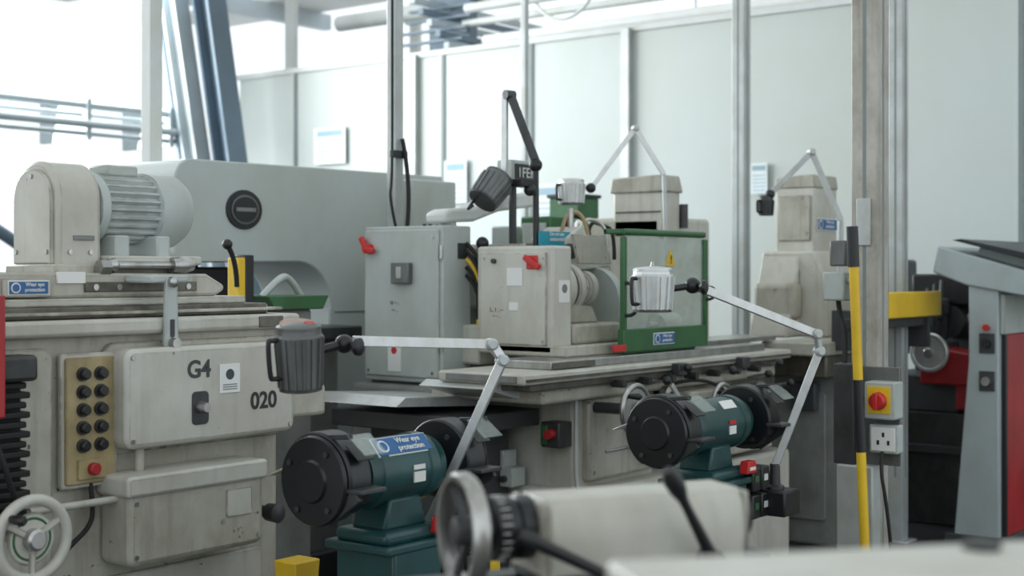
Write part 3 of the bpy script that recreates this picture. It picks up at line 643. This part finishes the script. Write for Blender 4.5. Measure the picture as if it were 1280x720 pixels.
box(g, 'base', 7.5, 7.8, 3.0, 3.3, 0, .12, 'dgrey', .01); cyl(g, 'column', (7.65, 3.15, .1), (7.65, 3.15, 1.35), .05, 'dsteel'); box(g, 'head', 7.45, 7.75, 3.05, 3.25, 1.1, 1.32, 'dgrey', .02); box(g, 'table', 7.45, 7.8, 2.98, 3.3, .8, .84, 'dsteel', .005); cyl(g, 'spindle', (7.52, 3.15, .95), (7.52, 3.15, 1.1), .02, 'steel')

# machine console far right
g = G('machine_console', (6.6, 2.1, 0))
prism(g, 'side_panel', [(2.10, 0), (2.30, 0), (2.30, .08), (2.235, .85), (2.235, 1.20), (2.10, 1.20)], 6.28, 7.4, 'YZ', 'console', .006)
box(g, 'red_door', 6.34, 7.4, 2.085, 2.10, .05, .97, 'redp', .006)
box(g, 'black_gap', 6.32, 6.345, 2.08, 2.10, .05, 1.0, 'black', .001)
prism(g, 'hood', [(2.395, 1.25), (2.37, 1.37), (1.85, 1.22), (1.85, 1.12), (2.24, 1.19)], 6.26, 7.4, 'YZ', 'console', .008)
box(g, 'control_fascia', 6.30, 7.4, 2.078, 2.10, .97, 1.15, 'grey', .004)
prism(g, 'black_tray', [(2.30, 1.395), (2.26, 1.40), (1.95, 1.33), (1.85, 1.27), (1.85, 1.25), (1.95, 1.30)], 6.25, 7.3, 'YZ', 'black', .003)
prism(g, 'tray_support', [(2.25, 1.30), (2.22, 1.375), (1.95, 1.30), (1.9, 1.22)], 6.4, 7.2, 'YZ', 'console', .002)
for i, (y, z) in enumerate(((2.15, .93), (2.15, .76))):
    box(g, 'switch_plate_%d' % i, 6.272, 6.28, y - .035, y + .035, z - .045, z + .045, 'dgrey', .003); cyl(g, 'switch_knob_%d' % i, (6.272, y, z), (6.25, y, z), .02, 'black' if i == 0 else 'steel')
cyl(g, 'red_button', (6.272, 2.15, 1.0), (6.255, 2.15, 1.0), .015, 'red')
box(g, 'kick_plate', 6.26, 7.4, 2.06, 2.34, 0, .06, 'dgrey', .004)

# ---------------------------------------------------------------- fittings on main post
g = pm
def isolator(g, x0, y0, y1, z0, z1):
    box(g, 'isolator_box', x0, 4.5, y0, y1, z0, z1, 'grey', .006)
    box(g, 'isolator_plate', x0 - .004, x0, y0 + .012, y1 - .012, z0 + .02, z1 - .015, 'yellow', .001)
    cyl(g, 'isolator_knob', (x0 - .004, (y0 + y1) / 2, (z0 + z1) / 2), (x0 - .03, (y0 + y1) / 2, (z0 + z1) / 2), .03, 'red', .026, ch=.003)
    bar(g, 'isolator_grip', (x0 - .032, (y0 + y1) / 2, (z0 + z1) / 2 - .028), (x0 - .032, (y0 + y1) / 2, (z0 + z1) / 2 + .028), .016, .016, 'red', .003)
isolator(g, 4.42, 1.82, 1.925, .76, .885)
box(g, 'back_plate', 4.49, 4.503, 1.83, 2.0, .6, .93, 'lampg', .002)
box(g, 'socket_box', 4.45, 4.5, 1.82, 1.92, .645, .74, 'grey', .005)
box(g, 'socket_face', 4.446, 4.45, 1.828, 1.912, .653, .732, 'white', .003)
for dy, dz in ((0, .02), (-.018, -.006), (.018, -.006)): box(g, 'socket_pin', 4.444, 4.447, 1.865 + dy, 1.873 + dy, .68 + dz, .695 + dz, 'black', 0)
box(g, 'trunking_box', 4.44, 4.5, 1.97, 2.045, .60, .94, 'dsteel', .005)
box(g, 'lower_box', 4.43, 4.5, 1.90, 2.03, .30, .60, 'galv', .006)
box(g, 'conduit', 4.60, 4.63, 1.925, 1.955, 0, 4.6, 'dgrey', .004)
tube(g, 'drop_cable', [(4.44, 1.87, .65), (4.40, 1.86, .6), (4.40, 1.84, .5), (4.43, 1.83, .3), (4.45, 1.82, .02)], .006, 'rubber')
cyl(g, 'box_bracket', (4.55, 2.0, 1.22), (4.6, 2.12, 1.22), .012, 'galv')
box(g, 'contactor_box', 4.54, 4.62, 2.05, 2.13, 1.15, 1.25, 'grey', .006)
box(g, 'contactor_box_upper', 4.55, 4.61, 2.05, 2.11, 1.27, 1.36, 'lampg', .006)
tube(g, 'contactor_cable', [(4.58, 2.09, 1.15), (4.57, 2.08, 1.1), (4.53, 2.04, 1.05), (4.5, 2.03, .94)], .009, 'rubber')
box(g, 'tag_plate', 4.494, 4.503, 1.935, 1.985, 1.34, 1.50, 'galv', .002)

g = G('barrier_pole', (4.36, 1.886, 0))
p0 = Vector((4.365, 1.884, 0)); p1 = Vector((4.325, 1.925, 1.40)); d = p1 - p0
for i, (a, b, m, r) in enumerate(((0, .47, 'yellow', .016), (.47, .64, 'black', .0165), (.64, .905, 'yellow', .016), (.905, 1.0, 'black', .019))):
    cyl(g, 'section_%d' % i, p0 + d * a, p0 + d * b, r, m)
cyl(g, 'foot', p0, p0 + Vector((0, 0, .02)), .06, 'rubber')

# ---------------------------------------------------------------- pedestal bench grinders
def bench_grinder(x0, x1, y, z, num=0):
    xm = (x0 + x1) / 2
    g = G('bench_grinder', (xm, y, 0))
    L = x1 - x0
    rev(g, 'motor', (x0 + .075, y, z), (1, 0, 0), [(0, .05), (.004, .072), (.03, .078), (.035, .083), (.06, .083), (.062, .079), (L - .22, .079), (L - .218, .083), (L - .19, .083), (L - .185, .078), (L - .155, .072), (L - .15, .05)], 'green', 48)
    for k, (xc, sg) in enumerate(((x0, -1), (x1, 1))):
        c = (y, z)
        R = .112 if k == 0 else .106
        pts = arc(c[0], c[1], R, -60, 205, 26) + [(c[0] - .06, c[1] - .075)]
        prism(g, 'wheel_guard_%d' % k, pts, xc - .035, xc + .035, 'YZ', 'blackm', .006)
        rev(g, 'wheel_cover_%d' % k, (xc + sg * .035, y, z), (sg, 0, 0), [(0, .10), (.004, .104), (.012, .10), (.014, .05), (.02, .045), (.02, .01)], 'blackm', 44)
        bolts(g, [(xc - .049, y + .08 * cos(a), z + .08 * sin(a)) for a in (.5, 2.2, 4.0, 5.3)], '-X', .007, 'dsteel')
        rev(g, 'abrasive_wheel_%d' % k, (xc - .014, y, z), (1, 0, 0), [(0, .098), (.028, .098)], 'dsteel', 40)
        box(g, 'tool_rest_%d' % k, xc - .04, xc + .04, y - .15, y - .095, z - .018, z - .008, 'dsteel', .002)
        bar(g, 'tool_rest_arm_%d' % k, (xc + .03 * sg, y - .13, z - .02), (xc + .03 * sg, y - .03, z - .09), .012, .03, 'dsteel')
        bar(g, 'spark_arrestor_%d' % k, (xc, y - .085, z + .085), (xc, y - .125, z + .055), .05, .004, 'dsteel', .001)
        bar(g, 'eye_shield_%d' % k, (xc, y - .10, z + .11), (xc, y - .155, z + .07), .07, .003, 'glass', 0)
        bar(g, 'shield_bracket_%d' % k, (xc + .03 * sg, y - .02, z + .10), (xc + .03 * sg, y - .11, z + .108), .006, .012, 'dsteel')
    bar(g, 'rear_shield', (x0 - .01, y + .10, z + .02), (x0 - .01, y + .15, z - .0), .07, .004, 'alu', .001)
    prism(g, 'neck', [(xm - .055, z - .06), (xm + .055, z - .06), (xm + .075, z - .135), (xm - .075, z - .135)], y - .055, y + .055, 'XZ', 'green', .008)
    box(g, 'base_plate', xm - .10, xm + .10, y - .085, y + .085, z - .165, z - .132, 'green', .012, 3)
    box(g, 'stand_head', xm - .085, xm + .085, y - .095, y + .095, z - .34, z - .172, 'green', .008, 3)
    box(g, 'stand_top', xm - .11, xm + .11, y - .10, y + .11, z - .185, z - .163, 'green', .006)
    box(g, 'stand_column', xm - .075, xm + .075, y - .08, y + .08, .03, z - .32, 'green', .01)
    box(g, 'stand_foot', xm - .2, xm + .2, y - .2, y + .2, 0, .03, 'green', .006)
    prism(g, 'red_stop', [(xm + .05, z - .15), (xm + .115, z - .15), (xm + .105, z - .112), (xm + .06, z - .112)], y - .115, y - .085, 'XZ', 'red', .003)
    box(g, 'red_stop_text', xm + .065, xm + .10, y - .117, y - .115, z - .14, z - .13, 'white', 0)
    box(g, 'rating_label', xm + .00, xm + .04, y - .0825, y - .0785, z - .025, z + .0, 'white', .0)
    box(g, 'warning_label', xm - .0, xm + .04, y - .0815, y - .0785, z + .005, z + .016, 'white' if num == 0 else 'red', 0)
    # outlet boxes hung on the stand
    for i in range(4):
        xa = xm + .115 + (i % 2) * .06; za = z - .30 + (i // 2) * .085
        box(g, 'outlet_box_%d' % i, xa, xa + .052, y - .10, y - .03, za, za + .075, 'black', .005)
        box(g, 'outlet_mark_%d' % i, xa + .012, xa + .035, y - .102, y - .10, za + .03, za + .05, 'offw' if i % 2 else 'gguard', 0)
    box(g, 'outlet_bracket', xm + .08, xm + .23, y - .035, y - .02, z - .31, z - .14, 'dsteel', .002)
    return g
g1 = bench_grinder(2.28, 2.70, 2.295, .775)
gb = g1
nrm = Vector((0, -.75, .66)).normalized(); sc_ = Vector((2.48, 2.245, .838))
bar(gb, 'sign_plate', sc_ - Vector((.095, 0, 0)), sc_ + Vector((.095, 0, 0)), .003, .052, 'white', .0, (0, .66, .75))
s2 = sc_ + nrm * .0025
bar(gb, 'sign_field', s2 - Vector((.091, 0, 0)), s2 + Vector((.091, 0, 0)), .003, .046, 'blue', .0, (0, .66, .75))
t_ = text(gb, 'sign_text', 'Wear eye\nprotection', tuple(s2 + nrm * .003 + Vector((.022, 0, 0))), .021, 'white'); t_.rotation_euler = (radians(48.6), 0, 0)
rev(gb, 'sign_disc', s2 + nrm * .001 + Vector((-.068, 0, 0)), nrm, [(0, .017), (.0015, .017)], 'white', 24)
rev(gb, 'sign_disc_head', s2 + nrm * .0022 + Vector((-.068, 0, 0)), nrm, [(0, .012), (.0015, .012)], 'blue', 24)
g2 = bench_grinder(3.53, 4.03, 2.16, .78, 1)
bar(g2, 'top_label', (3.78, 2.108, .842), (3.86, 2.108, .842), .003, .03, 'white', 0, (0, .66, .75))

# ---------------------------------------------------------------- articulated work lamps
def lamp_head(g, c, r, h, m, tilt=(0, 0, 1), facets=16, handle=(-.8, .2, 0)):
    c = Vector(c); _, d, s, u, _ = frame(c, c + Vector(tilt))
    rev(g, 'shade', c - d * h / 2, d, [(0, r * .82), (.004, r * .86), (h * .86, r * 1.0), (h * .9, r * .93), (h, r * .90), (h, r * .3)], m, facets, 12, False)
    rev(g, 'shade_cap', c + d * h * .48, d, [(0, r * .93), (.006, r * .93), (.01, r * .8), (.014, r * .2)], m, 32)
    for i in range(facets):
        t = 2 * pi * (i + .5) / facets; o = s * cos(t) + u * sin(t)
        bar(g, 'rib_%d' % i, c - d * h * .46 + o * r * .88, c + d * h * .34 + o * r * 1.0, .004, .006, m, 0, o)
    rev(g, 'lens_ring', c - d * h * .52, d, [(0, r * .7), (0, r * .88), (.008, r * .88)], 'dsteel', 32)
    hd = Vector(handle).normalized()
    a = c + hd * r * .92 + d * h * .3; b = c + hd * r * .86 - d * h * .32
    tube(g, 'carry_handle', [a, a + hd * .02, a + hd * .028, b + hd * .028, b + hd * .02, b], .0055, 'black')

def arm(g, pts, w, m, m2=None):
    for i in range(len(pts) - 1):
        bar(g, 'arm_link_%d' % i, pts[i], pts[i + 1], w * .55, w, (m2 if (m2 and i == 0) else m), .002)
    for i, p in enumerate(pts[1:-1]):
        rev(g, 'joint_%d' % i, Vector(p) + Vector((.01, .016, 0)), (-.6, -.8, 0), [(0, w * .5), (.004, w * .62), (.034, w * .62), (.04, w * .4)], 'galv', 18)

g = G('articulated_work_lamp', (2.66, 2.2, .55))
arm(g, [(2.64, 2.30, .62), (2.685, 2.10, 1.035), (2.655, 2.11, 1.075), (2.27, 2.20, 1.095)], .024, 'alu')
rev(g, 'pivot_base', (2.64, 2.30, .55), (0, 0, 1), [(0, .03), (.02, .03), (.025, .018), (.08, .016)], 'dsteel', 20)
ball(g, 'swivel_ball', (2.24, 2.20, 1.09), .021, 'black'); rev(g, 'swivel_knob', (2.235, 2.17, 1.085), (.3, -1, 0), [(0, .012), (.01, .02), (.02, .02), (.025, .01)], 'black', 12)
cyl(g, 'stem', (2.24, 2.2, 1.09), (2.17, 2.225, 1.075), .01, 'black')
lamp_head(g, (2.135, 2.232, 1.062), .053, .135, 'lampg', (-.10, -.06, 1))
rev(g, 'warning_disc', (2.128, 2.227, 1.134), (-.15, -.25, 1), [(0, .042), (.003, .042)], 'dial', 24)
rev(g, 'warning_disc_red', (2.141, 2.209, 1.138), (-.15, -.25, 1), [(0, .012), (.003, .012)], 'redp', 24)
box(g, 'mount_box', 2.61, 2.68, 2.25, 2.34, .50, .56, 'black', .005)

g = G('articulated_work_lamp', (4.05, 2.05, .55))
arm(g, [(4.04, 2.06, .63), (4.09, 1.93, 1.0), (4.07, 1.93, 1.055), (3.63, 2.10, 1.205)], .026, 'alu')
rev(g, 'pivot_base', (4.04, 2.06, .55), (0, 0, 1), [(0, .03), (.02, .03), (.025, .018), (.09, .016)], 'dsteel', 20)
ball(g, 'swivel_ball', (3.61, 2.11, 1.21), .024, 'black'); rev(g, 'swivel_knob', (3.60, 2.08, 1.205), (.3, -1, 0), [(0, .012), (.01, .022), (.02, .022), (.025, .01)], 'black', 12)
cyl(g, 'stem', (3.61, 2.11, 1.21), (3.55, 2.15, 1.20), .01, 'black')
lamp_head(g, (3.5, 2.18, 1.195), .063, .12, 'alu')
rev(g, 'top_knob', (3.5, 2.18, 1.26), (0, 0, 1), [(0, .012), (.01, .006), (.02, .004)], 'steel', 12)
box(g, 'mount_box', 3.99, 4.10, 2.0, 2.14, .48, .56, 'black', .006)

g = G('articulated_work_lamp', (4.25, 3.2, 1.5))
arm(g, [(4.18, 3.26, 1.60), (4.18, 3.26, 1.92)], .026, 'alu')
arm(g, [(4.19, 3.24, 1.92), (4.255, 3.17, 1.67)], .032, 'dsteel')
cyl(g, 'elbow', (4.17, 3.25, 1.92), (4.21, 3.24, 1.92), .018, 'dsteel')
cyl(g, 'stem', (4.255, 3.17, 1.67), (4.26, 3.17, 1.34), .012, 'black')
ball(g, 'swivel', (4.255, 3.17, 1.655), .026, 'black'); ball(g, 'knob', (4.22, 3.17, 1.56), .024, 'black')
lamp_head(g, (4.11, 3.27, 1.56), .065, .12, 'lampg', (.9, -.2, 1.0), 16, (-.3, .3, -.3))
box(g, 'bracket', 4.16, 4.25, 3.16, 3.22, 1.57, 1.60, 'black', .004)

g = G('articulated_work_lamp', (5.1, 3.3, 1.5))
arm(g, [(4.96, 3.40, 1.61), (5.08, 3.25, 1.867), (5.15, 3.15, 1.668)], .022, 'alu')
cyl(g, 'stem', (5.15, 3.15, 1.668), (5.17, 3.14, 1.0), .009, 'galv')
ball(g, 'swivel', (4.96, 3.40, 1.61), .022, 'black')
lamp_head(g, (4.90, 3.46, 1.59), .06, .10, 'alu')

g = G('articulated_work_lamp', (5.8, 2.8, 1.5))
arm(g, [(5.70, 2.93, 1.60), (5.81, 2.78, 1.79), (5.90, 2.68, 1.484)], .026, 'galv')
cyl(g, 'stem', (5.90, 2.68, 1.484), (5.93, 2.70, .94), .012, 'galv')
ball(g, 'swivel', (5.70, 2.93, 1.60), .022, 'black')
lamp_head(g, (5.70, 2.95, 1.545), .035, .08, 'dsteel')

# ---------------------------------------------------------------- foreground tailstock on lathe bed
TA = radians(-30.3)
g = G('lathe_tailstock', (1.646, 1.059, .843), TA, True)
prism(g, 'body', [(-.055, .0), (.055, .0), (.058, .05), (.052, .088), (.040, .105), (-.040, .105), (-.052, .088), (-.058, .05)], -.15, .150, 'YZ', 'cream2', .005)
box(g, 'front_cap', -.158, -.148, -.056, .056, .002, .102, 'cream', .004)
box(g, 'rear_cap', .148, .155, -.056, .056, .002, .102, 'cream', .004)
box(g, 'sole', -.15, .155, -.07, .07, -.012, .004, 'dsteel', .003)
rev(g, 'quill_collar', (-.158, 0, .064), (-1, 0, 0), [(0, .043), (.02, .043), (.022, .039), (.026, .039), (.028, .043), (.055, .043), (.058, .03), (.075, .03)], 'blackm', 48)
for k in range(24):
    t = 2 * pi * k / 24
    box(g, 'graduation_%d' % k, -.209, -.195 - .004 * (k % 4 == 0), .0432 * cos(t) - .0006, .0432 * cos(t) + .0006, .064 + .0432 * sin(t) - .0006, .064 + .0432 * sin(t) + .0006, 'white', 0)
cyl(g, 'screw', (-.22, 0, .064), (-.255, 0, .064), .014, 'steel')
rev(g, 'wheel_rim', (-.262, 0, .064), (1, 0, 0), [(0, .068), (0, .074), (.006, .078), (.018, .078), (.024, .074), (.024, .069), (.012, .066)], 'steel', 64, ring=True)
for k in range(3):
    t = 2 * pi * k / 3 + .9
    bar(g, 'wheel_spoke_%d' % k, (-.24, 0, .064), (-.25, .068 * cos(t), .064 + .068 * sin(t)), .012, .010, 'dsteel', .002, (1, 0, 0))
rev(g, 'wheel_hub', (-.265, 0, .064), (1, 0, 0), [(0, .01), (.003, .018), (.035, .022), (.04, .015)], 'dsteel', 24)
rev(g, 'end_knob', (.155, 0, .06), (1, 0, 0), [(0, .03), (.01, .034), (.02, .034), (.028, .018)], 'dsteel', 24)
rev(g, 'clamp_lever', (.085, -.080, .012), (-.08, -.03, .12), [(0, .009), (.01, .0095), (.10, .0065), (.115, .0075), (.13, .012), (.15, .014), (.165, .008)], 'black', 18)
cyl(g, 'clamp_lever_boss', (.085, -.05, .012), (.085, -.088, .012), .016, 'dsteel')
rev(g, 'lock_lever', (-.20, -.075, .068), (.16, -.05, -.08), [(0, .008), (.02, .012), (.03, .009), (.14, .007), (.19, .006)], 'black', 18)

g = G('lathe_bed', (1.646, 1.059, 0), TA, True)
box(g, 'way_front', -.9, .26, -.10, -.05, .70, .83, 'dsteel', .004)
box(g, 'way_rear', -.9, .26, .05, .10, .70, .83, 'dsteel', .004)
box(g, 'bed_web', -.9, .26, -.11, .11, .5, .74, 'grey2', .006)
for x in (-.85, -.1): box(g, 'leg_%d' % int(x * 10), x, x + .3, -.14, .14, 0, .5, 'grey2', .01)

# foreground machine cover (cream casting, lower right)
def cam(r, t): return Vector((.792 * t + .611 * r, .611 * t - .792 * r, 0))
pA = cam(.075, 1.13)
g = G('machine_top_cover', (pA.x, pA.y, 0), radians(-52.3 + 13), True)
box(g, 'cover', 0, 1.1, -.32, 0, .90, 1.018, 'cream2', .006, 3)
box(g, 'cabinet', .02, 1.08, -.30, -.02, 0, .90, 'cream', .01)
rev(g, 'oil_filler', (.32, -.03, 1.018), (0, 0, 1), [(0, .016), (.005, .016), (.008, .010)], 'dsteel', 20)

# floor clutter near the pedestals
g = G('yellow_parts_bin', (2.54, 2.62, 0)); prism(g, 'bin', [(2.50, .42), (2.57, .42), (2.58, .505), (2.49, .505)], 2.62, 2.70, 'XZ', 'yellow', .004); box(g, 'bin_stand', 2.505, 2.565, 2.63, 2.69, 0, .42, 'dgrey', .004)
g = G('yellow_floor_bollard', (3.35, 2.75, 0)); box(g, 'block', 3.25, 3.42, 2.68, 2.85, 0, .36, 'yellow', .01); box(g, 'stripe', 3.3, 3.36, 2.678, 2.852, 0, .362, 'black', .0)

# ---------------------------------------------------------------- light + camera
w = bpy.data.worlds.new('overcast_daylight'); S.world = w; w.use_nodes = True
bg = w.node_tree.nodes['Background']; bg.inputs[0].default_value = (.90, .97, 1.0, 1); bg.inputs[1].default_value = 1.3
def area(name, loc, target, sx, sy, e, col=(1, 1, 1)):
    l = bpy.data.lights.new(name, 'AREA'); l.shape = 'RECTANGLE'; l.size = sx; l.size_y = sy; l.energy = e; l.color = col
    o = bpy.data.objects.new(name, l); S.collection.objects.link(o); o.location = loc
    o.rotation_euler = (Vector(target) - Vector(loc)).to_track_quat('-Z', 'Y').to_euler()
area('window_light', (4.5, 9.6, 3.0), (4.2, 3, 1), 6, 2.6, 620, (.93, .98, 1))

c = bpy.data.cameras.new('camera'); co = bpy.data.objects.new('camera', c); S.collection.objects.link(co)
c.sensor_width = 36; c.lens = 1750 / 1280 * 36; c.shift_y = -20 / 1280
co.location = (0, 0, 1.25)
co.rotation_euler = Vector((.792, .611, 0)).to_track_quat('-Z', 'Y').to_euler()
c.dof.use_dof = True; c.dof.focus_distance = 3.9; c.dof.aperture_fstop = 3.2
c.clip_start = .05
S.camera = co
